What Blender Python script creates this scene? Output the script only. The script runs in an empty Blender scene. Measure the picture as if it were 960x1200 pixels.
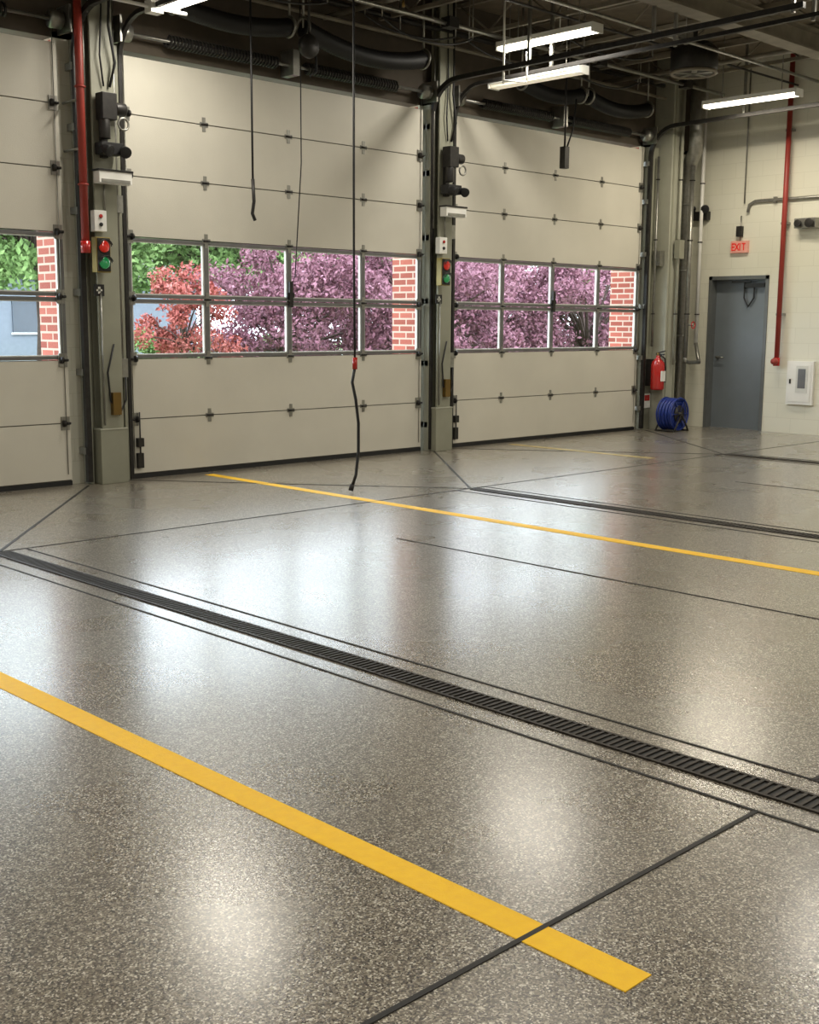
import bpy, math, random
import numpy as np
from mathutils import Vector, Matrix
random.seed(7); np.random.seed(7)
scene = bpy.context.scene
scene.view_settings.view_transform = 'Standard'

# ------------------------------------------------------------------ materials
def lin(c):
    out=[]
    for v in c:
        v=v/255.0
        out.append(v/12.92 if v<=0.04045 else ((v+0.055)/1.055)**2.4)
    return (out[0],out[1],out[2],1.0)

def mat(name,col,rough=0.5,metal=0.0,var=0.12,scale=6.0,bump=0.0,bscale=40.0,coat=0.0,emit=None,estr=0.0):
    m=bpy.data.materials.new(name); m.use_nodes=True
    nt=m.node_tree; b=nt.nodes['Principled BSDF']
    b.inputs['Roughness'].default_value=rough
    b.inputs['Metallic'].default_value=metal
    if coat: b.inputs['Coat Weight'].default_value=coat
    tc=nt.nodes.new('ShaderNodeTexCoord')
    n=nt.nodes.new('ShaderNodeTexNoise'); n.inputs['Scale'].default_value=scale; n.inputs['Detail'].default_value=5
    nt.links.new(tc.outputs['Object'],n.inputs['Vector'])
    r=nt.nodes.new('ShaderNodeValToRGB')
    c=lin(col)
    r.color_ramp.elements[0].position=0.3; r.color_ramp.elements[1].position=0.7
    r.color_ramp.elements[0].color=(c[0]*(1-var),c[1]*(1-var),c[2]*(1-var),1)
    r.color_ramp.elements[1].color=(min(1,c[0]*(1+var)),min(1,c[1]*(1+var)),min(1,c[2]*(1+var)),1)
    nt.links.new(n.outputs['Fac'],r.inputs['Fac']); nt.links.new(r.outputs['Color'],b.inputs['Base Color'])
    if bump:
        n2=nt.nodes.new('ShaderNodeTexNoise'); n2.inputs['Scale'].default_value=bscale
        nt.links.new(tc.outputs['Object'],n2.inputs['Vector'])
        bp=nt.nodes.new('ShaderNodeBump'); bp.inputs['Strength'].default_value=bump; bp.inputs['Distance'].default_value=0.01
        nt.links.new(n2.outputs['Fac'],bp.inputs['Height']); nt.links.new(bp.outputs['Normal'],b.inputs['Normal'])
    if emit:
        b.inputs['Emission Color'].default_value=lin(emit); b.inputs['Emission Strength'].default_value=estr
    return m

def brick_mat(name,c1,c2,mortar,scale,bw,bh,ms,rough=0.8,plane='X',bump=0.4,squash=None):
    m=bpy.data.materials.new(name); m.use_nodes=True
    nt=m.node_tree; b=nt.nodes['Principled BSDF']; b.inputs['Roughness'].default_value=rough
    g=nt.nodes.new('ShaderNodeNewGeometry'); sx=nt.nodes.new('ShaderNodeSeparateXYZ'); cx=nt.nodes.new('ShaderNodeCombineXYZ')
    nt.links.new(g.outputs['Position'],sx.inputs[0])
    nt.links.new(sx.outputs['X' if plane=='X' else 'Y'],cx.inputs['X']); nt.links.new(sx.outputs['Z'],cx.inputs['Y'])
    br=nt.nodes.new('ShaderNodeTexBrick'); br.inputs['Scale'].default_value=1.0
    br.inputs['Color1'].default_value=lin(c1); br.inputs['Color2'].default_value=lin(c2); br.inputs['Mortar'].default_value=lin(mortar)
    br.inputs['Brick Width'].default_value=bw; br.inputs['Row Height'].default_value=bh; br.inputs['Mortar Size'].default_value=ms
    nt.links.new(cx.outputs[0],br.inputs['Vector']); nt.links.new(br.outputs['Color'],b.inputs['Base Color'])
    bp=nt.nodes.new('ShaderNodeBump'); bp.inputs['Strength'].default_value=bump; bp.inputs['Distance'].default_value=0.005; bp.invert=True
    nt.links.new(br.outputs['Fac'],bp.inputs['Height']); nt.links.new(bp.outputs['Normal'],b.inputs['Normal'])
    return m

def floor_mat():
    m=bpy.data.materials.new('epoxy_flake_floor'); m.use_nodes=True
    nt=m.node_tree; b=nt.nodes['Principled BSDF']
    tc=nt.nodes.new('ShaderNodeTexCoord')
    v=nt.nodes.new('ShaderNodeTexVoronoi'); v.inputs['Scale'].default_value=225.0
    nt.links.new(tc.outputs['Object'],v.inputs['Vector'])
    s=nt.nodes.new('ShaderNodeSeparateColor'); nt.links.new(v.outputs['Color'],s.inputs[0])
    r=nt.nodes.new('ShaderNodeValToRGB'); cr=r.color_ramp; cr.interpolation='CONSTANT'
    stops=[(0.0,(54,48,42)),(0.16,(88,80,69)),(0.38,(114,105,91)),(0.60,(138,130,114)),(0.78,(166,158,141)),(0.92,(206,200,186))]
    cr.elements[0].position=0.0; cr.elements[0].color=lin(stops[0][1])
    cr.elements[1].position=stops[1][0]; cr.elements[1].color=lin(stops[1][1])
    for p,c in stops[2:]:
        e=cr.elements.new(p); e.color=lin(c)
    nt.links.new(s.outputs[0],r.inputs['Fac'])
    n=nt.nodes.new('ShaderNodeTexNoise'); n.inputs['Scale'].default_value=1.3; n.inputs['Detail'].default_value=4
    nt.links.new(tc.outputs['Object'],n.inputs['Vector'])
    mr=nt.nodes.new('ShaderNodeMapRange'); mr.inputs['To Min'].default_value=0.88; mr.inputs['To Max'].default_value=1.14
    nt.links.new(n.outputs['Fac'],mr.inputs['Value'])
    mx=nt.nodes.new('ShaderNodeVectorMath'); mx.operation='SCALE'
    nt.links.new(r.outputs['Color'],mx.inputs[0]); nt.links.new(mr.outputs[0],mx.inputs['Scale'])
    nt.links.new(mx.outputs[0],b.inputs['Base Color'])
    mr2=nt.nodes.new('ShaderNodeMapRange'); mr2.inputs['To Min'].default_value=0.20; mr2.inputs['To Max'].default_value=0.36
    nt.links.new(n.outputs['Fac'],mr2.inputs['Value']); nt.links.new(mr2.outputs[0],b.inputs['Roughness'])
    b.inputs['Specular IOR Level'].default_value=0.8
    b.inputs['Coat Weight'].default_value=0.7; b.inputs['Coat Roughness'].default_value=0.2
    n2=nt.nodes.new('ShaderNodeTexNoise'); n2.inputs['Scale'].default_value=60; n2.inputs['Detail'].default_value=3
    nt.links.new(tc.outputs['Object'],n2.inputs['Vector'])
    bp=nt.nodes.new('ShaderNodeBump'); bp.inputs['Strength'].default_value=0.3; bp.inputs['Distance'].default_value=0.004
    nt.links.new(n2.outputs['Fac'],bp.inputs['Height']); nt.links.new(bp.outputs['Normal'],b.inputs['Normal'])
    return m

def glass_mat():
    m=bpy.data.materials.new('window_glass'); m.use_nodes=True
    nt=m.node_tree; nt.nodes.remove(nt.nodes['Principled BSDF'])
    o=nt.nodes['Material Output']
    t=nt.nodes.new('ShaderNodeBsdfTransparent'); t.inputs[0].default_value=(0.96,0.98,0.98,1)
    g=nt.nodes.new('ShaderNodeBsdfGlossy'); g.inputs['Roughness'].default_value=0.03
    f=nt.nodes.new('ShaderNodeLayerWeight'); f.inputs['Blend'].default_value=0.5
    p=nt.nodes.new('ShaderNodeMath'); p.operation='POWER'; p.inputs[1].default_value=5.0
    a=nt.nodes.new('ShaderNodeMath'); a.operation='MULTIPLY_ADD'; a.inputs[1].default_value=0.8; a.inputs[2].default_value=0.03
    nt.links.new(f.outputs['Facing'],p.inputs[0]); nt.links.new(p.outputs[0],a.inputs[0])
    x=nt.nodes.new('ShaderNodeMixShader')
    nt.links.new(a.outputs[0],x.inputs[0]); nt.links.new(t.outputs[0],x.inputs[1]); nt.links.new(g.outputs[0],x.inputs[2])
    nt.links.new(x.outputs[0],o.inputs['Surface'])
    return m

def leaf_mat(name,cols):
    m=bpy.data.materials.new(name); m.use_nodes=True
    nt=m.node_tree; b=nt.nodes['Principled BSDF']; b.inputs['Roughness'].default_value=0.7
    b.inputs['Specular IOR Level'].default_value=0.25
    g=nt.nodes.new('ShaderNodeNewGeometry')
    n=nt.nodes.new('ShaderNodeTexNoise'); n.inputs['Scale'].default_value=2.2; n.inputs['Detail'].default_value=8; n.inputs['Roughness'].default_value=0.75
    nt.links.new(g.outputs['Position'],n.inputs['Vector'])
    r=nt.nodes.new('ShaderNodeValToRGB'); cr=r.color_ramp
    cr.elements[0].color=lin(cols[0]); cr.elements[1].color=lin(cols[-1])
    cr.elements[0].position=0.28; cr.elements[1].position=0.72
    for i,c in enumerate(cols[1:-1]):
        e=cr.elements.new(0.28+0.44*(i+1)/(len(cols)-1)); e.color=lin(c)
    nt.links.new(n.outputs['Fac'],r.inputs['Fac']); nt.links.new(r.outputs['Color'],b.inputs['Base Color'])
    return m

M={}
M['floor']=floor_mat()
M['cream']=mat('door_panel_cream',(202,198,185),0.5,var=0.04,scale=2,bump=0.15,bscale=120)
M['groove']=mat('panel_groove',(102,99,89),0.7)
M['frame']=mat('window_frame_metal',(112,112,112),0.4,0.5)
M['framel']=mat('window_frame_light',(205,205,198),0.5)
M['glass']=glass_mat()
M['olive']=mat('column_paint_olive',(138,138,122),0.5,var=0.08,scale=4)
M['oliveL']=mat('column_paint_light',(160,160,145),0.5,var=0.06)
M['dark']=mat('dark_steel',(42,40,38),0.45,0.4,var=0.3,scale=20)
M['galv']=mat('galvanised_steel',(146,145,138),0.35,0.8,var=0.15,scale=20)
M['black']=mat('black_rubber',(18,18,19),0.55,var=0.2)
M['red']=mat('red_pipe_paint',(146,50,40),0.45,var=0.1)
M['redb']=mat('red_enamel',(176,26,22),0.25,coat=0.6)
M['white']=mat('white_paint',(225,224,218),0.5,var=0.04)
M['yellow']=mat('yellow_line_paint',(255,198,0),0.5,var=0.06,scale=30,bump=0.2,bscale=200)
M['yellowworn']=mat('yellow_line_worn',(170,150,90),0.4,var=0.3,scale=9,bump=0.2,bscale=200)
M['joint']=mat('joint_sealant',(34,32,30),0.6,var=0.2)
M['iron']=mat('cast_iron_grate',(56,51,46),0.5,0.5,var=0.25,scale=40)
M['header']=mat('header_dark_paint',(76,68,57),0.8,var=0.15)
M['deck']=mat('ceiling_deck',(108,98,83),0.8,var=0.2)
M['joist']=mat('joist_paint',(126,119,105),0.6,var=0.2)
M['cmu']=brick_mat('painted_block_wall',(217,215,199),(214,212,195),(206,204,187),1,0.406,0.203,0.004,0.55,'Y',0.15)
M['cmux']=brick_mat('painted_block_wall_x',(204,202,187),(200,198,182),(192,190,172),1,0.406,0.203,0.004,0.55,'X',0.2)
M['brickY']=brick_mat('red_brick_reveal',(170,92,76),(142,70,56),(190,168,152),1,0.215,0.075,0.010,0.85,'Y')
M['doorgray']=mat('steel_door_gray',(106,113,118),0.4,var=0.04)
M['doorframe']=mat('door_frame_gray',(92,95,94),0.4)
M['blue']=mat('hose_blue',(20,44,120),0.35)
M['amber']=mat('signal_housing',(140,122,54),0.5)
M['lensr']=mat('lens_red',(190,36,26),0.2,coat=1.0,emit=(255,40,20),estr=0.15)
M['lensg']=mat('lens_green',(20,120,66),0.2,coat=1.0,emit=(30,220,120),estr=0.1)
M['lamp']=mat('lamp_diffuser',(255,252,240),0.4,var=0.0,emit=(255,246,224),estr=6)
M['lampdim']=mat('lamp_diffuser_dim',(235,232,215),0.4,var=0.0,emit=(255,240,210),estr=0.5)
M['exit']=mat('exit_face',(214,160,146),0.4,emit=(255,110,90),estr=0.08)
M['exitr']=mat('exit_letter',(190,30,24),0.4,emit=(255,30,15),estr=0.25)
M['brass']=mat('brass',(120,96,50),0.4,0.7)
M['asphalt']=mat('asphalt',(120,122,126),0.9,var=0.15,scale=3)
M['concrete']=mat('concrete_apron',(150,148,142),0.85,var=0.08,scale=2)
M['grass']=mat('lawn_grass',(96,118,66),0.9,var=0.3,scale=5,bump=0.5)
M['bark']=mat('tree_bark',(70,56,50),0.9,var=0.3,scale=15)
M['lpink']=leaf_mat('leaf_purple',[(86,52,64),(118,76,90),(144,102,116),(184,146,160)])
M['lred']=leaf_mat('leaf_red',[(124,58,54),(156,82,76),(182,122,114)])
M['lgreen']=leaf_mat('leaf_green',[(74,98,58),(110,138,80),(152,174,114)])
M['siding']=mat('grey_siding',(126,134,144),0.8,var=0.06)
M['roof']=mat('roof_shingle',(90,88,88),0.9)
M['winglass']=mat('house_window_glass',(60,70,80),0.1)

# ------------------------------------------------------------------ mesh builder
class MB:
    def __init__(s,name): s.name=name; s.v=[]; s.f=[]; s.fm=[]; s.sm=[]; s.mats=[]
    def mi(s,k):
        if k not in s.mats: s.mats.append(k)
        return s.mats.index(k)
    def add(s,vs,fs,k,smooth=False):
        o=len(s.v); s.v+= [tuple(p) for p in vs]; i=s.mi(k)
        for f in fs: s.f.append([a+o for a in f]); s.fm.append(i); s.sm.append(smooth)
    def box(s,a,b,k,rot=None):
        x0,y0,z0=[min(a[i],b[i]) for i in range(3)]; x1,y1,z1=[max(a[i],b[i]) for i in range(3)]
        vs=[(x0,y0,z0),(x1,y0,z0),(x1,y1,z0),(x0,y1,z0),(x0,y0,z1),(x1,y0,z1),(x1,y1,z1),(x0,y1,z1)]
        if rot is not None:
            c=Vector(((x0+x1)/2,(y0+y1)/2,(z0+z1)/2)); vs=[tuple(rot@(Vector(p)-c)+c) for p in vs]
        s.add(vs,[(0,3,2,1),(4,5,6,7),(0,1,5,4),(1,2,6,5),(2,3,7,6),(3,0,4,7)],k)
    def tube(s,pts,r,k,seg=10,off=0.0,closed=False):
        P=[Vector(p) for p in pts]; n=len(P)
        R=r if isinstance(r,(list,tuple)) else [r]*n
        T=[]
        for i in range(n):
            a=P[max(i-1,0)]; b=P[min(i+1,n-1)]
            if closed: a=P[(i-1)%n]; b=P[(i+1)%n]
            t=(b-a); T.append(t.normalized() if t.length>1e-9 else Vector((0,0,1)))
        ref=Vector((0,0,1)) if abs(T[0].z)<0.9 else Vector((1,0,0))
        u=T[0].cross(ref).normalized(); vs=[]
        for i in range(n):
            if i>0:
                u=(u-T[i]*u.dot(T[i])); 
                u=u.normalized() if u.length>1e-6 else T[i].orthogonal().normalized()
            w=T[i].cross(u)
            for j in range(seg):
                a=off+2*math.pi*j/seg
                vs.append(P[i]+(u*math.cos(a)+w*math.sin(a))*R[i])
        fs=[]
        m=n if closed else n-1
        for i in range(m):
            i2=(i+1)%n
            for j in range(seg):
                j2=(j+1)%seg
                fs.append((i*seg+j,i*seg+j2,i2*seg+j2,i2*seg+j))
        if not closed:
            fs.append(tuple(reversed(range(seg)))); fs.append(tuple(range((n-1)*seg,n*seg)))
        s.add(vs,fs,k,seg>5)
    def cyl(s,a,b,r,k,seg=16,r2=None):
        s.tube([a,b],[r,r if r2 is None else r2],k,seg)
    def rect(s,pts,r,k): s.tube(pts,r,k,4,math.pi/4)
    def lathe(s,o,prof,k,axis='Z',seg=20):
        pts=[];R=[]
        for (rr,h) in prof:
            d={'Z':(0,0,h),'Y':(0,h,0),'X':(h,0,0)}[axis]
            pts.append((o[0]+d[0],o[1]+d[1],o[2]+d[2])); R.append(max(rr,1e-4))
        ax={'Z':Vector((0,0,1)),'Y':Vector((0,1,0)),'X':Vector((1,0,0))}[axis]
        u=ax.orthogonal().normalized(); w=ax.cross(u); vs=[]
        for p,rr in zip(pts,R):
            for j in range(seg):
                a=2*math.pi*j/seg; vs.append(Vector(p)+(u*math.cos(a)+w*math.sin(a))*rr)
        fs=[]
        for i in range(len(pts)-1):
            for j in range(seg):
                j2=(j+1)%seg; fs.append((i*seg+j,i*seg+j2,(i+1)*seg+j2,(i+1)*seg+j))
        fs.append(tuple(reversed(range(seg)))); fs.append(tuple(range((len(pts)-1)*seg,len(pts)*seg)))
        s.add(vs,fs,k,True)
    def torus(s,c,R,r,k,axis='Y',seg=28,seg2=8,a0=0,a1=2*math.pi):
        full=abs(a1-a0-2*math.pi)<1e-6
        n=seg if full else seg+1
        pts=[]
        for i in range(n):
            a=a0+(a1-a0)*i/seg
            d={'Y':(math.cos(a)*R,0,math.sin(a)*R),'X':(0,math.cos(a)*R,math.sin(a)*R),'Z':(math.cos(a)*R,math.sin(a)*R,0)}[axis]
            pts.append((c[0]+d[0],c[1]+d[1],c[2]+d[2]))
        s.tube(pts,r,k,seg2,closed=full)
    def build(s,bevel=0.0,parent=None,origin=None):
        me=bpy.data.meshes.new(s.name); me.from_pydata(s.v,[],s.f)
        for k in s.mats: me.materials.append(M[k])
        me.polygons.foreach_set('material_index',s.fm); me.polygons.foreach_set('use_smooth',s.sm)
        me.update()
        o=bpy.data.objects.new(s.name,me); scene.collection.objects.link(o)
        if bevel:
            b=o.modifiers.new('bevel','BEVEL'); b.width=bevel; b.segments=2; b.limit_method='ANGLE'; b.angle_limit=math.radians(50)
        if parent: o.parent=parent
        return o

# ------------------------------------------------------------------ dimensions
WY=9.70; WT=0.42
BAYS=[(-1.09,1.90,1.01,0.08),(3.31,1.90,1.01,0.14),(7.71,1.90,1.01,0.08),(11.95,1.87,0.955,0.08)]   # centre, half width, mullion pitch, right track offset
RX=15.0; LX=-5.5; BY=-7.0; CH=5.0
DH=3.78
CT=CH-0.002

# ------------------------------------------------------------------ room shell
b=MB('floor'); b.box((LX,BY,-0.15),(RX+0.3,WY+WT,0),'floor'); b.build()
b=MB('ceiling'); b.box((LX,BY,CH),(RX+0.3,WY+WT,CH+0.15),'deck'); b.build()
b=MB('wall_front')
xs=[LX-0.2]
for c,HW,mp,to in BAYS: xs+= [c-HW,c+HW]
xs.append(RX+0.3)
for i in range(0,len(xs),2):
    x0,x1=xs[i],xs[i+1]
    b.box((x0,WY,0),(x1,WY+0.02,DH+0.1),'cmux')
    b.box((x0,WY+0.02,-0.1),(x1,WY+WT,DH+0.1),'brickY')
b.box((LX-0.2,WY,DH+0.05),(RX+0.3,WY+WT,CH),'header')
b.build()
b=MB('wall_right')
D0,D1,DT=8.34,9.27,2.13
b.box((RX,BY,0),(RX+0.3,D0,CH),'cmu'); b.box((RX,D1,0),(RX+0.3,WY,CH),'cmu'); b.box((RX,D0,DT),(RX+0.3,D1,CH),'cmu')
b.build()
b=MB('wall_left'); b.box((LX-0.2,BY,0),(LX,WY,CH),'cmu'); b.build()
b=MB('wall_back'); b.box((LX-0.2,BY-0.2,0),(RX+0.3,BY,CH),'cmux'); b.build()

# ------------------------------------------------------------------ overhead doors
SE=[0.0,0.555,1.11,1.66,2.21,2.745,3.28,3.78]
def overhead_door(c,HW,mp):
    b=MB('overhead_door'); y0,y1=WY-0.06,WY-0.01
    x0,x1=c-HW,c+HW
    g=0.005
    b.box((x0,y0+0.012,0.02),(x1,y1-0.005,SE[2]),'groove')
    b.box((x0,y0+0.012,SE[4]),(x1,y1-0.005,SE[7]),'groove')
    for i in range(7):
        z0,z1=SE[i]+g,SE[i+1]-g
        if i==0: z0=0.05
        if i in (2,3):
            b.box((x0,y0,z0),(x1,y1,z0+0.03),'frame'); b.box((x0,y0,z1-0.03),(x1,y1,z1),'frame')
            b.box((x0,y0+0.006,z0+0.028),(x0+0.07,y1,z1-0.028),'frame'); b.box((x1-0.05,y0+0.006,z0+0.028),(x1,y1,z1-0.028),'frame')
            for k in (-1,0,1):
                xm=c+k*mp; b.box((xm-0.024,y0,z0+0.028),(xm+0.024,y1,z1-0.028),'frame')
            edges=[x0+0.07,c-mp-0.024,c-mp+0.024,c-0.024,c+0.024,c+mp-0.024,c+mp+0.024,x1-0.05]
            for e in range(0,8,2):
                a,d=edges[e],edges[e+1]
                b.box((a,y0+0.01,z0+0.028),(d,y1-0.01,z0+0.040),'framel'); b.box((a,y0+0.01,z1-0.040),(d,y1-0.01,z1-0.028),'framel')
                b.box((a,y0+0.01,z0+0.038),(a+0.012,y1-0.01,z1-0.038),'framel'); b.box((d-0.012,y0+0.01,z0+0.038),(d,y1-0.01,z1-0.038),'framel')
            yg=y0+0.027
            b.add([(x0+0.06,yg,z0+0.02),(x1-0.04,yg,z0+0.02),(x1-0.04,yg,z1-0.02),(x0+0.06,yg,z1-0.02)],[(0,1,2,3)],'glass')
        else:
            b.box((x0,y0,z0),(x1,y1,z1),'cream')
        if i<6:
            z=SE[i+1]
            for k in (-1,0,1):
                xm=c+k*mp
                b.box((xm-0.018,y0-0.006,z-0.065),(xm+0.018,y0,z+0.065),'galv')
                b.box((xm-0.045,y0-0.008,z-0.02),(xm+0.045,y0,z+0.02),'galv')
                b.cyl((xm-0.035,y0-0.014,z),(xm+0.035,y0-0.014,z),0.011,'dark',8)
            for sx in (-1,1):
                xe=c+sx*(HW-0.05)
                b.box((xe-0.04,y0-0.012,z-0.06),(xe+0.04,y0,z+0.06),'galv')
                b.cyl((xe,y0-0.03,z),(xe+sx*0.04,y0-0.03,z),0.012,'dark',8)
                b.cyl((xe-sx*0.03,y0-0.03,z),(xe-sx*0.01,y0-0.03,z),0.03,'dark',12)
    b.box((x0,y0-0.004,0.0),(x1,y1,0.04),'black')
    b.box((c-0.02,y0-0.03,1.60),(c+0.025,y0,1.86),'dark'); b.box((c-0.045,y0-0.02,1.70),(c+0.05,y0,1.75),'dark')
    b.box((c-HW+0.06,y0-0.04,0.10),(c-HW+0.12,y0,0.24),'dark'); b.cyl((c-HW+0.09,y0-0.03,0.24),(c-HW+0.09,y0-0.03,0.62),0.007,'black',6); b.box((c-HW+0.06,y0-0.05,0.30),(c-HW+0.12,y0,0.38),'dark')
    return b.build()
for c,HW,mp,to in BAYS: overhead_door(c,HW,mp)

def door_tracks(c,HW,to):
    b=MB('overhead_door_track')
    for sx in (-1,1):
        x=c+sx*(HW+(to if sx>0 else 0.03)); yt=WY-0.12; R=0.38; zt=DH-0.10
        pts=[(x,yt,0.02),(x,yt,zt)]
        for k in range(1,9):
            a=math.pi/2*k/8; pts.append((x,yt-R+R*math.cos(a),zt+R*math.sin(a)))
        pts.append((x,5.2,zt+R+0.05))
        b.rect(pts,0.034 if sx>0 else 0.026,'dark')
        for z in (0.3,1.0,1.7,2.4,3.1,3.6):
            b.box((x-0.03,yt,z-0.03),(x+0.03,WY-0.001,z+0.03),'galv')
        for y in (8.2,6.7,5.3):
            b.box((x-0.015,y-0.015,zt+R),(x+0.015,y+0.015,CT),'galv')
    zs=DH+0.17; ys=WY-0.12
    b.cyl((c-HW-0.1,ys,zs),(c+HW+0.1,ys,zs),0.016,'galv',10)
    for sx in (-1,1):
        b.cyl((c+sx*(HW-0.08),ys,zs),(c+sx*(HW+0.02),ys,zs),0.075,'galv',20)
        b.cyl((c+sx*(HW-0.04),ys+0.05,zs),(c+sx*(HW-0.04),ys+0.05,0.1),0.004,'galv',6)
        b.box((c+sx*(HW+0.06)-0.01,ys-0.1,zs-0.1),(c+sx*(HW+0.06)+0.01,WY-0.001,zs+0.12),'galv')
        L=1.25; n=34*8; pts=[]
        for i in range(n+1):
            a=2*math.pi*i/8; xx=c+sx*(0.18+L*i/n); pts.append((xx,ys+0.05*math.cos(a),zs+0.05*math.sin(a)))
        b.tube(pts,0.013,'dark',5)
    b.box((c-0.04,ys-0.08,zs-0.1),(c+0.04,WY-0.001,zs+0.14),'galv')
    return b.build()
for c,HW,mp,to in BAYS: door_tracks(c,HW,to)

def swag(p0,p1,sag,r=0.085):
    b=MB('exhaust_hose'); n=90; pts=[];R=[]
    for i in range(n+1):
        t=i/n; p=Vector(p0).lerp(Vector(p1),t); p.z-=sag*4*t*(1-t)
        pts.append(p); R.append(r*(1.0 if i%2 else 0.86))
    b.tube(pts,R,'black',14)
    for t in (0.0,1.0):
        p=Vector(p0).lerp(Vector(p1),t); b.cyl(p,(p.x,p.y,CT),0.012,'galv',6); b.torus(p,r*1.05,0.014,'galv','X')
    b.build()
swag((6.15,9.28,4.20),(7.45,9.28,4.22),0.07)
swag((7.62,9.28,4.24),(9.25,9.28,4.20),0.12,0.09)
swag((10.85,9.28,4.20),(11.95,9.28,4.19),0.08)
swag((12.1,9.28,4.20),(13.35,9.28,4.20),0.09)

# ------------------------------------------------------------------ columns between doors
def column(cx,w):
    b=MB('steel_column')
    b.box((cx-w,WY-0.06,0),(cx+w,WY-0.001,DH+0.05),'olive')
    for s_ in (-1,1):
        b.box((cx+s_*w-s_*0.0,WY-0.13,0),(cx+s_*w-s_*0.035,WY-0.06,DH+0.05),'olive')
    b.box((cx-0.11,WY-0.20,0),(cx+0.11,WY-0.175,CT),'olive')
    b.box((cx-0.012,WY-0.18,0),(cx+0.012,WY-0.07,CT),'olive')
    b.box((cx-0.11,WY-0.085,0),(cx+0.11,WY-0.061,CT),'olive')
    b.box((cx-0.14,WY-0.22,0),(cx+0.13,WY-0.061,0.49),'olive'); b.box((cx-0.145,WY-0.225,0.485),(cx+0.135,WY-0.061,0.50),'oliveL')
    return b.build(bevel=0.005)
C1,C2=5.56,9.84
column(C1,0.20); column(C2,0.18); column(1.16,0.20)
FY=WY-0.20

def traffic_light(x,z):
    y=FY-0.12
    b=MB('traffic_light')
    b.box((x-0.07,y-0.0,z-0.15),(x+0.07,y+0.08,z+0.15),'amber')
    b.box((x-0.062,y-0.01,z-0.142),(x+0.062,y,z+0.142),'dark')
    for dz,k in ((0.07,'lensr'),(-0.07,'lensg')):
        b.lathe((x,y-0.01,z+dz),[(0.052,0),(0.05,-0.01),(0.033,-0.02),(0.0,-0.026)],k,'Y',20)
        b.torus((x,y-0.012,z+dz),0.056,0.005,'dark','Y')
        b.torus((x,y-0.035,z+dz),0.058,0.005,'dark','Y',a0=0,a1=math.pi)
        b.torus((x,y-0.055,z+dz),0.058,0.005,'dark','Y',a0=0.2,a1=math.pi-0.2)
    b.box((x-0.02,y+0.08,z-0.1),(x+0.02,FY-0.001,z+0.1),'dark')
    b.build(bevel=0.004)
def lightbox(x,z):
    y=FY-0.06
    b=MB('led_flood_light')
    b.box((x-0.16,y-0.10,z-0.055),(x+0.16,y,z+0.055),'white'); b.box((x-0.14,y-0.105,z-0.05),(x+0.14,y-0.10,z-0.02),'galv')
    b.box((x-0.17,y-0.11,z+0.045),(x+0.17,y+0.01,z+0.062),'dark')
    b.box((x-0.03,y,z-0.03),(x+0.03,FY-0.001,z+0.03),'dark')
    b.build(bevel=0.006)
def operator(x,z):
    y=FY-0.05
    b=MB('door_opener_motor')
    b.box((x-0.07,y-0.1,z-0.02),(x+0.07,y+0.02,z+0.20),'dark'); b.cyl((x-0.03,y-0.05,z-0.02),(x-0.03,y-0.05,z-0.18),0.05,'dark',16)
    b.cyl((x+0.07,y-0.05,z+0.08),(x+0.17,y-0.05,z+0.08),0.055,'dark',16)
    b.torus((x+0.12,y-0.11,z-0.05),0.05,0.010,'galv','Y')
    for dx,a in ((-0.09,0.5),(0.12,-0.5)):
        o=Vector((x+dx,y-0.10,z-0.26)); d=Vector((math.sin(a)*0.6,-0.8,-0.35)).normalized()
        b.tube([o,o+d*0.04,o+d*0.10],[0.025,0.042,0.052],'black',14)
    b.box((x-0.09,y-0.10,z-0.31),(x+0.12,y+0.02,z-0.21),'black')
    b.box((x-0.03,y,z-0.33),(x+0.03,FY-0.001,z+0.2),'dark')
    b.build(bevel=0.004)
def conduits(x):
    b=MB('wall_conduit'); yc=WY-0.145
    for dx,z0,z1,r in ((0.145,1.1,CT,0.012),(-0.14,2.5,CT,0.010)):
        b.cyl((x+dx,yc,z0),(x+dx,yc,z1),r,'galv',8)
    b.box((x+0.115,WY-0.19,0.95),(x+0.175,WY-0.1,1.12),'galv')
    b.box((x+0.115,WY-0.19,2.40),(x+0.175,WY-0.1,2.55),'galv')
    b.tube([(x+0.14,WY-0.20,0.95),(x+0.12,FY-0.03,0.75),(x+0.05,FY-0.03,0.62),(x-0.03,FY-0.02,0.75),(x-0.05,FY-0.02,1.0),(x+0.02,FY-0.02,1.25)],0.009,'black',8)
    b.box((x-0.02,FY-0.05,0.62),(x+0.06,FY-0.001,0.82),'brass')
    b.cyl((x-0.09,FY-0.015,0.53),(x-0.09,FY-0.015,1.7),0.008,'galv',8)
    b.tube([(x+0.06,FY-0.02,3.45),(x+0.10,FY-0.05,3.65),(x+0.04,FY-0.06,3.95),(x+0.08,FY-0.03,4.3),(x+0.06,FY-0.03,CT)],0.012,'black',8)
    b.tube([(x+0.0,FY-0.02,3.45),(x-0.04,FY-0.04,3.7),(x+0.0,FY-0.02,4.1),(x-0.02,FY-0.02,CT)],0.008,'black',8)
    b.tube([(x-0.02,FY-0.015,2.4),(x-0.03,FY-0.02,2.55),(x-0.02,FY-0.015,2.64)],0.008,'galv',8)
    b.build()
def number_sign(x,z):
    b=MB('bay_number_sign'); y=FY-0.001
    b.box((x-0.05,y-0.006,z-0.05),(x+0.05,y,z+0.05),'black'); b.box((x-0.012,y-0.009,z-0.03),(x+0.012,y-0.006,z+0.03),'white'); b.box((x-0.028,y-0.009,z-0.008),(x+0.028,y-0.006,z+0.008),'white')
    b.build()
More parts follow.
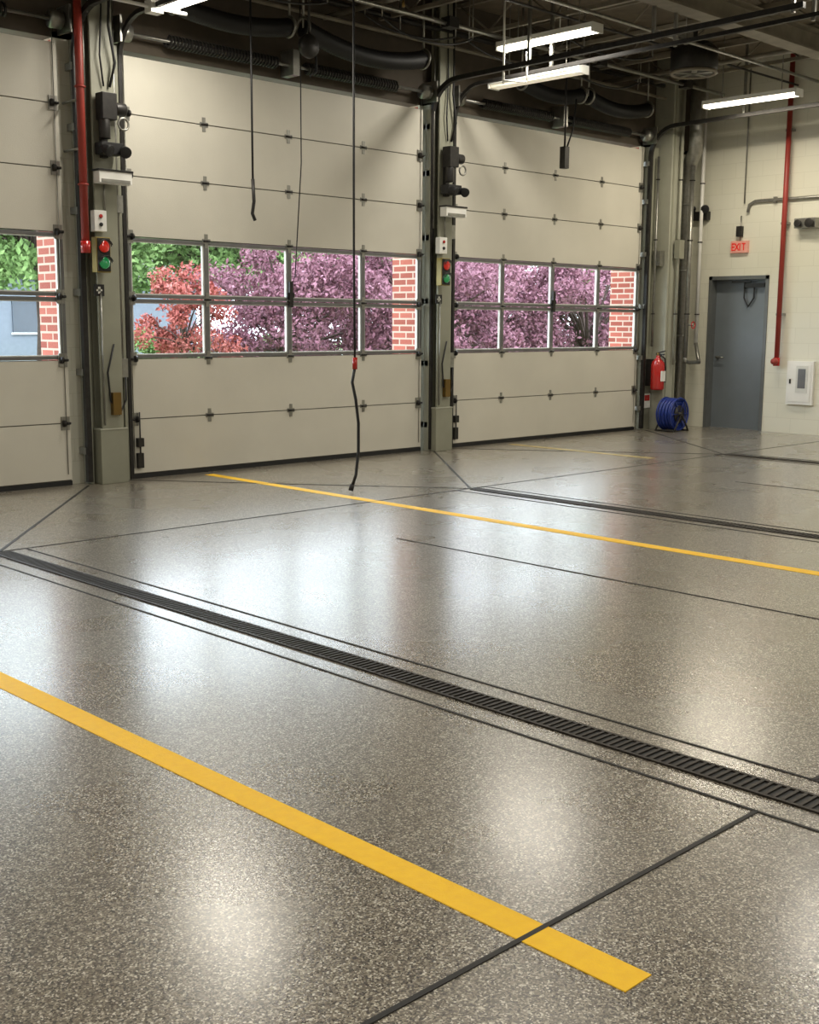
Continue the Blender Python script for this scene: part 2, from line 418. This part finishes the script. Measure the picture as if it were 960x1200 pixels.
def controlbox(x,z):
    b=MB('door_control_box'); y=FY-0.001
    b.box((x-0.06,y-0.07,z-0.09),(x+0.06,y,z+0.09),'white'); b.cyl((x,y-0.07,z+0.04),(x,y-0.085,z+0.04),0.018,'redb',12); b.cyl((x,y-0.07,z-0.03),(x,y-0.085,z-0.03),0.018,'black',12)
    b.build(bevel=0.006)
for x in (C1,C2):
    xf=x-0.08
    traffic_light(xf-0.03,2.02); lightbox(xf+0.09,2.68); operator(xf+0.06,3.18)
    conduits(x); number_sign(xf-0.02,1.72); controlbox(xf-0.02,2.31)
b=MB('ceiling_strut')
b.tube([(5.25,9.0,4.05),(6.1,9.0,4.05)],0.016,'white',8); b.tube([(5.78,9.0,4.05),(5.78,9.0,CT)],0.016,'white',8); b.box((5.72,8.95,4.0),(5.84,9.05,4.1),'white'); b.build()

b=MB('red_fire_pipe'); xx,yy=5.29,WY-0.30
b.tube([(xx,yy,2.08),(xx,yy,CT)],0.034,'red',14)
b.torus((xx,yy,2.6),0.038,0.010,'red','Z'); b.torus((xx,yy,3.4),0.038,0.010,'red','Z'); b.cyl((xx,yy,2.03),(xx,yy,2.13),0.043,'redb',14)
b.cyl((xx,yy,2.9),(xx,WY-0.002,2.9),0.012,'galv',8); b.cyl((xx,yy,3.3),(xx,WY-0.002,3.3),0.012,'galv',8)
b.build()

# ------------------------------------------------------------------ right corner
b=MB('corner_column')
b.box((13.93,WY-0.10,0),(14.12,WY-0.001,DH+0.05),'olive')
b.box((14.14,WY-0.30,0),(14.42,WY-0.001,CT),'oliveL'); b.box((14.17,WY-0.312,0),(14.20,WY-0.30,CT),'olive'); b.box((14.36,WY-0.312,0),(14.39,WY-0.30,CT),'olive')
b.build(bevel=0.005)
b=MB('exhaust_duct_riser')
x,y=14.64,WY-0.22
b.tube([(x,y,0.0),(x,y,3.35),(x-0.02,y-0.03,3.52),(x-0.10,y-0.12,3.68),(x-0.18,y-0.24,3.8),(x-0.20,y-0.26,4.0),(x-0.20,y-0.26,CT)],0.10,'galv',20)
for z in (0.4,1.3,2.2,3.1): b.torus((x,y,z),0.102,0.012,'galv','Z')
b.build()
b=MB('pipe_riser')
for (px,py,r,z0,z1,k) in ((14.44,WY-0.44,0.030,1.0,3.6,'galv'),(14.28,WY-0.36,0.020,0.9,CT,'oliveL'),(14.84,WY-0.35,0.026,1.15,CT,'white'),(14.03,WY-0.16,0.018,1.15,3.7,'galv')):
    b.cyl((px,py,z0),(px,py,z1),r,k,12)
    for z in (1.6,2.6,3.4): b.torus((px,py,z),r+0.004,0.008,'dark','Z',16,6)
b.tube([(14.44,WY-0.44,1.02),(14.44,WY-0.44,0.95),(14.55,WY-0.44,0.93),(14.8,WY-0.44,0.93),(14.84,WY-0.40,0.98),(14.84,WY-0.35,1.2)],0.028,'galv',10)
b.box((14.03,WY-0.24,2.25),(14.13,WY-0.12,2.45),'galv'); b.cyl((14.44,WY-0.55,1.45),(14.44,WY-0.46,1.45),0.012,'galv',8); b.torus((14.44,WY-0.55,1.45),0.045,0.008,'redb','Y')
b.box((14.22,WY-0.42,2.35),(14.34,WY-0.34,2.6),'olive')
b.build()
b=MB('fire_extinguisher'); ex,ey,ez=14.02,WY-0.28,0.56
b.lathe((ex,ey,ez),[(0.085,0),(0.095,0.02),(0.095,0.34),(0.085,0.38),(0.05,0.42),(0.03,0.44),(0.03,0.47)],'redb')
b.box((ex-0.015,ey-0.10,ez+0.48),(ex+0.015,ey+0.03,ez+0.495),'black'); b.box((ex-0.015,ey-0.11,ez+0.51),(ex+0.015,ey+0.03,ez+0.525),'black',Matrix.Rotation(-0.25,3,'X'))
b.cyl((ex,ey,ez+0.45),(ex,ey,ez+0.51),0.022,'brass',12)
b.tube([(ex+0.02,ey-0.02,ez+0.48),(ex+0.08,ey-0.06,ez+0.43),(ex+0.10,ey-0.06,ez+0.3),(ex+0.095,ey-0.06,ez+0.1)],0.011,'black',8)
b.box((ex-0.05,ey-0.097,ez+0.12),(ex+0.05,ey-0.085,ez+0.26),'white'); b.box((ex-0.03,ey+0.08,ez+0.05),(ex+0.03,WY-0.101,ez+0.42),'dark')
b.build()
b=MB('extinguisher_sign'); b.box((13.95,WY-0.115,0.30),(14.11,WY-0.101,0.50),'white'); b.box((13.97,WY-0.118,0.40),(14.09,WY-0.115,0.48),'redb'); b.build()
b=MB('hose_reel'); hx,hy,hz=14.06,WY-0.52,0.24
for dy in (-0.11,0.11):
    b.torus((hx,hy+dy,hz),0.215,0.014,'blue','Y',32,8); b.lathe((hx,hy+dy-0.006,hz),[(0.12,0),(0.12,0.012)],'dark','Y',24)
    for k in range(6):
        a=k*math.pi/3; b.cyl((hx,hy+dy,hz),(hx+0.215*math.cos(a),hy+dy,hz+0.215*math.sin(a)),0.009,'blue',6)
for dy in (-0.075,-0.025,0.025,0.075):
    for R in (0.12,0.16,0.195): b.torus((hx,hy+dy,hz),R,0.024,'blue','Y',28,8)
b.cyl((hx,hy-0.16,hz),(hx,hy+0.16,hz),0.03,'dark',14)
for dx in (-0.17,0.17):
    b.tube([(hx,hy-0.15,hz),(hx+dx,hy-0.15,0.014),(hx+dx,hy+0.15,0.014),(hx,hy+0.15,hz)],0.014,'dark',8)
b.build()

b=MB('door_1')
e=0.001
b.box((RX-0.012,D0+e,0.0),(RX+0.2,D0+0.05,DT-e),'doorframe'); b.box((RX-0.012,D1-0.05,0),(RX+0.2,D1-e,DT-e),'doorframe'); b.box((RX-0.012,D0+e,DT-0.05),(RX+0.2,D1-e,DT-e),'doorframe')
b.box((RX+0.12,D0+0.045,0.0),(RX+0.165,D1-0.045,DT-0.045),'doorgray')
b.cyl((RX+0.12,D1-0.13,1.0),(RX+0.06,D1-0.13,1.0),0.02,'galv',12); b.tube([(RX+0.06,D1-0.13,1.0),(RX+0.06,D1-0.24,1.0)],0.011,'galv',8)
b.box((RX+0.06,D0+0.10,DT-0.16),(RX+0.12,D0+0.4,DT-0.10),'dark'); b.box((RX+0.04,D0+0.3,DT-0.09),(RX+0.055,D0+0.6,DT-0.07),'dark')
b.tube([(RX+0.09,D0+0.42,DT-0.07),(RX+0.085,D0+0.42,DT-0.3),(RX+0.085,D0+0.35,DT-0.42),(RX+0.085,D0+0.27,DT-0.3),(RX+0.09,D0+0.27,DT-0.12)],0.012,'black',8)
b.build()

b=MB('exit_sign'); sy=8.80; sz=2.52
b.box((RX-0.05,sy-0.13,sz-0.08),(RX-0.001,sy+0.13,sz+0.08),'exit')
def seg(y0,z0,y1,z1): b.box((RX-0.055,sy+y0*0.8,sz+z0),(RX-0.05,sy+y1*0.8,sz+z1),'exitr')
seg(0.125,-0.05,0.140,0.05)
for z in (-0.05,-0.007,0.035): seg(0.085,z,0.14,z+0.015)
for a in (0.55,-0.55): b.box((RX-0.055,sy+0.024,sz-0.055),(RX-0.05,sy+0.038,sz+0.055),'exitr',Matrix.Rotation(a,3,'X'))
seg(-0.025,-0.05,-0.01,0.05)
seg(-0.125,0.035,-0.055,0.05); seg(-0.098,-0.05,-0.083,0.05)
b.cyl((RX-0.025,sy,sz+0.08),(RX-0.025,sy,sz+0.42),0.01,'galv',8); b.box((RX-0.06,sy-0.03,sz+0.14),(RX-0.001,sy+0.05,sz+0.28),'dark')
b.build()
b=MB('emergency_light'); ey_=9.42; ez_=2.98
b.box((RX-0.10,ey_-0.12,ez_-0.07),(RX-0.001,ey_+0.12,ez_+0.05),'dark')
for dy in (-0.09,0.09):
    o=Vector((RX-0.08,ey_+dy,ez_+0.1)); d=Vector((-0.8,dy*4,-0.3)).normalized(); b.tube([o,o+d*0.05,o+d*0.1],[0.03,0.05,0.06],'black',14); b.cyl(o,(o.x,o.y,ez_+0.04),0.012,'black',8)
b.build(bevel=0.004)
b=MB('red_standpipe'); py=8.12
b.cyl((RX-0.09,py,0.98),(RX-0.09,py,CT),0.034,'red',14)
b.cyl((RX-0.09,py,0.91),(RX-0.09,py,1.02),0.045,'redb',14); b.lathe((RX-0.18,py,0.97),[(0.04,0),(0.045,0.05),(0.03,0.09)],'red','X')
for z in (1.6,2.8,4.0): b.box((RX-0.09,py-0.05,z-0.015),(RX-0.001,py+0.05,z+0.015),'galv')
b.build()
b=MB('wall_pipe')
b.tube([(RX-0.03,8.70,2.98),(RX-0.03,8.68,3.08),(RX-0.03,8.6,3.12),(RX-0.03,5.0,3.12)],0.022,'galv',10)
b.cyl((RX-0.03,8.76,3.1),(RX-0.03,8.76,CT),0.010,'galv',8)
for y in (8.3,7.0,6.0): b.box((RX-0.05,y-0.02,3.08),(RX-0.001,y+0.02,3.16),'galv')
b.build()
b=MB('wall_speaker'); b.box((RX-0.14,7.65,2.72),(RX-0.001,7.95,2.85),'galv'); b.lathe((RX-0.14,7.72,2.78),[(0.05,0),(0.06,-0.05)],'dark','X'); b.lathe((RX-0.14,7.88,2.78),[(0.04,0),(0.05,-0.05)],'dark','X'); b.build(bevel=0.005)
b=MB('electrical_panel'); b.box((RX-0.05,7.60,0.40),(RX-0.001,7.98,0.98),'white'); b.box((RX-0.06,7.63,0.44),(RX-0.05,7.95,0.94),'white'); b.box((RX-0.065,7.67,0.56),(RX-0.06,7.84,0.92),'framel'); b.box((RX-0.075,7.91,0.68),(RX-0.06,7.93,0.74),'dark'); b.box((RX-0.068,7.70,0.62),(RX-0.065,7.81,0.88),'frame'); b.build(bevel=0.004)

# ------------------------------------------------------------------ floor markings / drains
b=MB('yellow_lane_line')
for (x,y0,y1,k) in ((2.08,1.385,9.4,'yellow'),(6.55,-6,9.45,'yellow'),(10.98,7.4,9.45,'yellowworn')):
    b.box((x-0.05,y0,0.0),(x+0.05,y1,0.0025),k)
b.build()
b=MB('floor_joint')
def jl(p,q,w=0.014):
    p=Vector((p[0],p[1],0)); q=Vector((q[0],q[1],0)); d=(q-p).normalized(); n=Vector((-d.y,d.x,0))*w/2
    vs=[p-n,q-n,q+n,p+n]; vs=[(a.x,a.y,0.0) for a in vs]+[(a.x,a.y,0.0032) for a in vs]
    b.add(vs,[(3,2,1,0),(4,5,6,7),(0,1,5,4),(1,2,6,5),(2,3,7,6),(3,0,4,7)],'joint')
YE=7.1
for c,HW,mp,to in BAYS:
    jl((c,YE),(c-HW-0.05,9.60),0.012); jl((c,YE),(c+HW+0.08,9.50),0.02)
    for s_ in (-1,1):
        jl((c+s_*0.18,BY),(c+s_*0.18,YE),0.011)
        jl((c+s_*0.18,1.69),(c+s_*2.1,1.69),0.015)
    jl((c-0.18,YE),(c+0.18,YE))
for x in (5.51,9.91): jl((x,-6.5),(x,5.75),0.010)
jl((LX,YE),(RX,YE),0.008)
b.build()
for c,HW,mp,to in BAYS:
    b=MB('trench_drain'); w=0.062; y0=-4.0; y1=YE-0.05
    b.box((c-w,y0,0.0),(c+w,y1,0.002),'black')  # flat black strip, stands in for the shaded trench below the grate
    b.box((c-w,y0,0.0),(c-w+0.012,y1,0.007),'iron'); b.box((c+w-0.012,y0,0.0),(c+w,y1,0.007),'iron')
    y=y0
    while y<y1:
        b.box((c-w+0.01,y,0.0),(c+w-0.01,y+0.012,0.007),'iron'); y+=0.03
    b.build()

# ------------------------------------------------------------------ hanging cords
b=MB('pull_cord'); b.tube([(6.82,9.05,CT),(6.82,9.05,3.5),(6.82,9.05,2.75)],0.010,'black',8)
b.tube([(6.82,9.05,2.75),(6.83,9.05,2.55),(6.81,9.05,2.44),(6.84,9.05,2.38)],0.016,'dark',8); b.build()
b=MB('air_drop_hose'); hx,hy=6.77,7.60
b.tube([(hx,hy,CT),(hx,hy,2.0),(hx+0.01,hy,1.15)],0.010,'black',8)
b.cyl((hx+0.01,hy,1.16),(hx+0.01,hy,1.06),0.022,'redb',10)
b.tube([(hx+0.01,hy,1.08),(hx-0.02,hy,0.95),(hx+0.02,hy,0.8),(hx+0.05,hy,0.6),(hx+0.05,hy,0.35),(hx+0.02,hy,0.15),(hx-0.02,hy,0.06)],0.013,'black',8)
b.cyl((hx-0.02,hy,0.07),(hx-0.04,hy,0.02),0.022,'dark',10); b.build()
b=MB('pull_rope'); b.tube([(7.68,9.40,CT),(7.68,9.40,3.0),(7.71,9.55,1.9)],0.006,'dark',6); b.build()
b=MB('cord_reel'); b.cyl((7.5,9.05,CT),(7.5,9.05,4.1),0.012,'dark',8); b.lathe((7.5,9.02,4.02),[(0.1,0),(0.11,0.02),(0.11,0.05),(0.1,0.07)],'dark','Y'); b.tube([(7.58,9.05,4.0),(7.59,9.05,3.8),(7.51,9.05,3.75)],0.01,'black',8); b.build()
b=MB('sensor_drop'); b.tube([(11.5,9.15,CT),(11.5,9.15,3.85),(11.5,9.15,3.50)],0.012,'dark',8); b.box((11.46,9.11,3.28),(11.54,9.19,3.53),'dark'); b.tube([(11.7,9.15,4.1),(11.65,9.15,3.75),(11.53,9.15,3.5)],0.01,'black',8); b.build()

# ------------------------------------------------------------------ ceiling structure
def joist(name,p0,p1,zt,zb,k='joist',ch=0.03,step=0.45):
    b=MB(name); P=Vector(p0); Q=Vector(p1); L=(Q-P).length; d=(Q-P)/L
    def at(t,z): q=P+d*t; return (q.x,q.y,z)
    b.rect([at(0,zt-ch),at(L,zt-ch)],ch,k); b.rect([at(0,zb+ch),at(L,zb+ch)],ch,k)
    t=0;i=0
    while t<L-step:
        z0,z1=(zb+ch,zt-ch) if i%2==0 else (zt-ch,zb+ch)
        b.tube([at(t,z0),at(t+step,z1)],0.011,k,6); t+=step;i+=1
    return b.build()
for i,x in enumerate(np.arange(-4.2,14.9,1.2)):
    joist('ceiling_joist',(x,BY+0.01,0),(x,WY-0.01,0),CT,CH-0.40)
for y in (6.6,2.0,-3.0):
    b=MB('ceiling_beam'); b.box((LX+0.01,y-0.1,CH-0.43),(RX-0.01,y+0.1,CH-0.41),'joist'); b.box((LX+0.01,y-0.008,CH-0.62),(RX-0.01,y+0.008,CH-0.42),'joist'); b.box((LX+0.01,y-0.1,CH-0.64),(RX-0.01,y+0.1,CH-0.62),'joist'); b.build()
b=MB('sprinkler_pipe')
for (x,z) in ((8.2,4.5),(12.9,4.52)):
    b.cyl((x,BY+0.05,z),(x,WY-0.05,z),0.03,'joist',12)
    for y in (8.5,6,3.5,1): b.cyl((x,y,z),(x,y,CT),0.008,'galv',6); b.cyl((x,y,z-0.03),(x,y,z-0.1),0.014,'brass',8)
b.build()
b=MB('ceiling_conduit')
b.cyl((LX+0.05,8.75,4.44),(14.3,8.75,4.44),0.022,'galv',10); b.cyl((LX+0.05,7.4,4.42),(RX-0.05,7.4,4.42),0.018,'galv',10); b.cyl((LX+0.05,9.48,4.45),(14.05,9.48,4.45),0.02,'joist',10)
b.cyl((LX+0.05,9.52,4.62),(14.05,9.52,4.62),0.03,'dark',10); b.cyl((LX+0.05,8.05,4.56),(RX-0.05,8.05,4.56),0.014,'dark',8)
for x in (2.0,6.8,11.3): b.box((x-0.06,7.35,4.40),(x+0.06,7.45,4.5),'galv'); b.cyl((x,7.4,4.4),(x,7.4,CT),0.008,'galv',6); b.cyl((x,8.75,4.4),(x,8.75,CT),0.008,'galv',6)
for x in (6.3,9.1,11.6,13.4): b.box((x-0.07,8.69,4.40),(x+0.07,8.81,4.50),'dark'); b.cyl((x,9.48,4.45),(x,9.48,CT),0.008,'galv',6)
b.build()
for (x0,x1,y,z,s) in ((6.0,7.6,8.9,4.40,0.10),(8.3,9.6,8.9,4.40,0.14),(9.6,11.3,8.95,4.38,0.12),(11.3,12.7,8.95,4.40,0.15),(10.3,12.0,8.3,4.5,0.12),(8.3,9.6,9.15,4.46,0.1)):
    b=MB('cable_bundle')
    pts=[]
    for i in range(17):
        t=i/16; pts.append((x0+(x1-x0)*t,y+0.02*math.sin(9*t),z-s*4*t*(1-t)))
    b.tube(pts,0.011,'black',7)
    b.cyl((x0,y,z),(x0,y,CT),0.006,'galv',6); b.cyl((x1,y,z),(x1,y,CT),0.006,'galv',6)
    b.build()
b=MB('conduit_drop')
b.tube([(9.7,8.55,CT),(9.7,8.55,3.92)],0.012,'white',8); b.tube([(9.7,8.55,3.95),(9.92,8.42,3.95)],0.012,'white',8); b.tube([(9.92,8.42,3.95),(9.92,8.42,4.25)],0.012,'white',8); b.build()
b=MB('exhaust_fan'); b.lathe((12.25,7.9,4.30),[(0.24,0),(0.27,0.04),(0.27,0.24),(0.2,0.32)],'dark'); b.torus((12.25,7.9,4.30),0.25,0.02,'joist','Z')
for k in range(5):
    a=k*2*math.pi/5; b.box((12.25+0.12*math.cos(a)-0.09,7.9+0.12*math.sin(a)-0.03,4.292),(12.25+0.12*math.cos(a)+0.09,7.9+0.12*math.sin(a)+0.03,4.298),'galv',Matrix.Rotation(a,3,'Z'))
b.cyl((12.25,7.9,4.6),(12.25,7.9,CT),0.03,'dark',8); b.build()

def lamp_fixture(x,y,z,L=1.25,power=46,on=True,col=(1.0,0.94,0.83)):
    b=MB('fluorescent_light')
    b.box((x-0.09,y-L/2,z+0.01),(x+0.09,y+L/2,z+0.06),'white')
    b.box((x-0.075,y-L/2+0.02,z-0.02),(x+0.075,y+L/2-0.02,z+0.01),'lamp' if on else 'lampdim')
    for dy in (-L/2,L/2): b.box((x-0.09,y+dy-0.01,z-0.03),(x+0.09,y+dy+0.01,z+0.06),'white')
    for dy in (-0.4,0.4): b.cyl((x,y+dy,z+0.06),(x,y+dy,CT),0.006,'galv',6)
    o=b.build(bevel=0.004)
    if on:
        l=bpy.data.lights.new('lamp_glow','AREA'); l.shape='RECTANGLE'; l.size=0.15; l.size_y=L; l.energy=power; l.color=col
        lo=bpy.data.objects.new('tube_light',l); scene.collection.objects.link(lo); lo.location=(x,y,z-0.03); lo.parent=o
lamp_fixture(9.92,8.15,4.33,power=50); lamp_fixture(10.36,8.65,4.07,on=False); lamp_fixture(13.45,7.85,4.15,power=58,col=(1.0,0.9,0.72))
lamp_fixture(6.0,8.45,4.12); lamp_fixture(1.1,8.1,4.35)  # second fixture is out of view, added to light the room
for x in (-3.3,1.1,5.6,10.1,13.6):  # grid of unseen fixtures, added to light the interior
    for y in (4.4,0.6,-3.6): lamp_fixture(x,y,4.35)

# ------------------------------------------------------------------ exterior
b=MB('ground_outside'); b.box((-30,WY+WT,-0.25),(80,70,-0.08),'grass'); b.build()
b=MB('concrete_driveway'); b.box((-10,WY+WT+0.001,-0.08),(16,14.2,-0.04),'concrete'); b.build()
b=MB('parking_lot'); b.box((-10,25.4,-0.08),(60,28,-0.05),'asphalt'); b.box((-10,33,-0.08),(60,43,-0.05),'asphalt'); b.build()
def tree_mesh(name,leafk,seed,R=2.0,H=3.6,base=0.5,n=24000,ls=0.05,lobes=40,flat=0.6,trunk=0.14):
    rng=np.random.RandomState(seed)
    b=MB(name)
    b.tube([(0,0,-0.1),(0.05,0,base*0.5+0.2),(0.0,0.08,base+0.5)],[trunk,trunk*0.75,trunk*0.55],'bark',8)
    cs=[]
    for i in range(lobes):
        a=rng.uniform(0,2*math.pi); r=R*math.sqrt(rng.uniform(0,1)); z=base+(H-base)*rng.uniform(0.02,0.98)*(1-0.35*(r/R)**2)
        c=np.array([r*math.cos(a),r*math.sin(a),z]); cs.append(c)
        b.tube([(0.0,0.05,base+0.3),(c[0]*0.4,c[1]*0.4,base+0.3+(z-base-0.3)*0.6),tuple(c)],[trunk*0.4,trunk*0.22,0.010],'bark',5)
    cs=np.array(cs); rad=rng.uniform(0.4,0.75,lobes)*R/2
    idx=rng.randint(0,lobes,n); d=rng.normal(size=(n,3)); d/=np.linalg.norm(d,axis=1)[:,None]
    p=cs[idx]+d*(rad[idx]*rng.uniform(0.15,1.15,n)**0.6)[:,None]*np.array([1,1,flat])
    p[:,2]=np.maximum(p[:,2],0.05+rng.uniform(0,0.2,n))
    u=rng.normal(size=(n,3)); u/=np.linalg.norm(u,axis=1)[:,None]
    w=np.cross(u,rng.normal(size=(n,3))); w/=np.linalg.norm(w,axis=1)[:,None]
    s=ls*rng.uniform(0.6,1.3,n)[:,None]
    q=np.stack([p-u*s,p-w*s*0.5,p+u*s,p+w*s*0.5],axis=1).reshape(-1,3)
    b.add(q.tolist(),[(4*i,4*i+1,4*i+2,4*i+3) for i in range(n)],leafk)
    return b.build()
def place(o,locs,name):
    o.location=locs[0][:3]; o.scale=(locs[0][3],)*3
    for i,l in enumerate(locs[1:]):
        c=o.copy(); c.name=name; scene.collection.objects.link(c); c.location=l[:3]; c.scale=(l[3],)*3; c.rotation_euler=(0,0,1.7*(i+1))
t=tree_mesh('japanese_maple','lpink',3)
place(t,[(14.6,18.3,-0.08,0.95),(16.9,17.0,-0.08,1.0),(19.6,17.9,-0.08,1.0),(22.4,17.0,-0.08,1.05),(25.8,17.6,-0.08,1.05),(29.4,17.2,-0.08,1.1),(20.5,22.6,-0.08,1.05),(26,23,-0.08,1.1)],'japanese_maple')
t=tree_mesh('red_maple','lred',5,R=0.85,H=2.7,base=0.9,n=6000,ls=0.045,lobes=26,flat=0.8,trunk=0.05); place(t,[(11.5,17.2,-0.08,0.95)],'red_maple')
t=tree_mesh('green_tree','lgreen',9,R=3.0,H=7.5,base=2.6,n=24000,ls=0.11,lobes=44,trunk=0.22)
place(t,[(15.5,30,-0.1,1.0),(21.5,31,-0.1,1.0),(27,32,-0.1,1.1),(33,32,-0.1,1.2),(41,31,-0.1,1.2),(50,31,-0.1,1.25)],'green_tree')
t=tree_mesh('garden_shrub','lgreen',21,R=0.8,H=1.3,base=0.25,n=5000,ls=0.05,lobes=16,flat=0.7,trunk=0.04)
place(t,[(15.2,21.8,-0.08,1.0),(16.9,22.2,-0.08,1.0),(12.4,21.4,-0.08,0.9),(13.8,21.8,-0.08,1.1)],'garden_shrub')
b=MB('neighbor_house'); b.box((13,44,-0.1),(30,52,3.2),'siding'); b.add([(12.5,43.5,3.2),(30.5,43.5,3.2),(30.5,52.5,3.2),(12.5,52.5,3.2),(12.5,48,5.4),(30.5,48,5.4)],[(0,1,5,4),(2,3,4,5),(0,4,3),(1,2,5),(0,3,2,1)],'roof')
for x in (14.5,18,21.5,25): b.box((x,43.95,1.0),(x+1.2,44,2.3),'winglass'); b.box((x-0.08,43.93,0.92),(x+1.28,43.95,1.0),'white'); b.box((x-0.08,43.93,2.3),(x+1.28,43.95,2.38),'white')
b.build()

# ------------------------------------------------------------------ world
w=bpy.data.worlds.new('overcast_sky'); scene.world=w; w.use_nodes=True
bg=w.node_tree.nodes['Background']; bg.inputs[0].default_value=(0.82,0.91,1.0,1); bg.inputs[1].default_value=7.2

# ------------------------------------------------------------------ camera
cam=bpy.data.cameras.new('camera'); co=bpy.data.objects.new('camera',cam); scene.collection.objects.link(co); scene.camera=co
f=1390.0; cam.sensor_fit='HORIZONTAL'; cam.sensor_width=36; cam.lens=f/960*36
a=math.radians(44.4); th=math.radians(9.04); ro=math.radians(0.37)
F=Vector((math.cos(th)*math.sin(a),math.cos(th)*math.cos(a),-math.sin(th))); R0=Vector((math.cos(a),-math.sin(a),0)); U0=R0.cross(F)
Rr=R0*math.cos(ro)+U0*math.sin(ro); Ur=U0*math.cos(ro)-R0*math.sin(ro)
mm=Matrix((Rr,Ur,-F)).transposed().to_4x4(); mm.translation=Vector((0,0,1.45)); co.matrix_world=mm
cam.clip_end=300
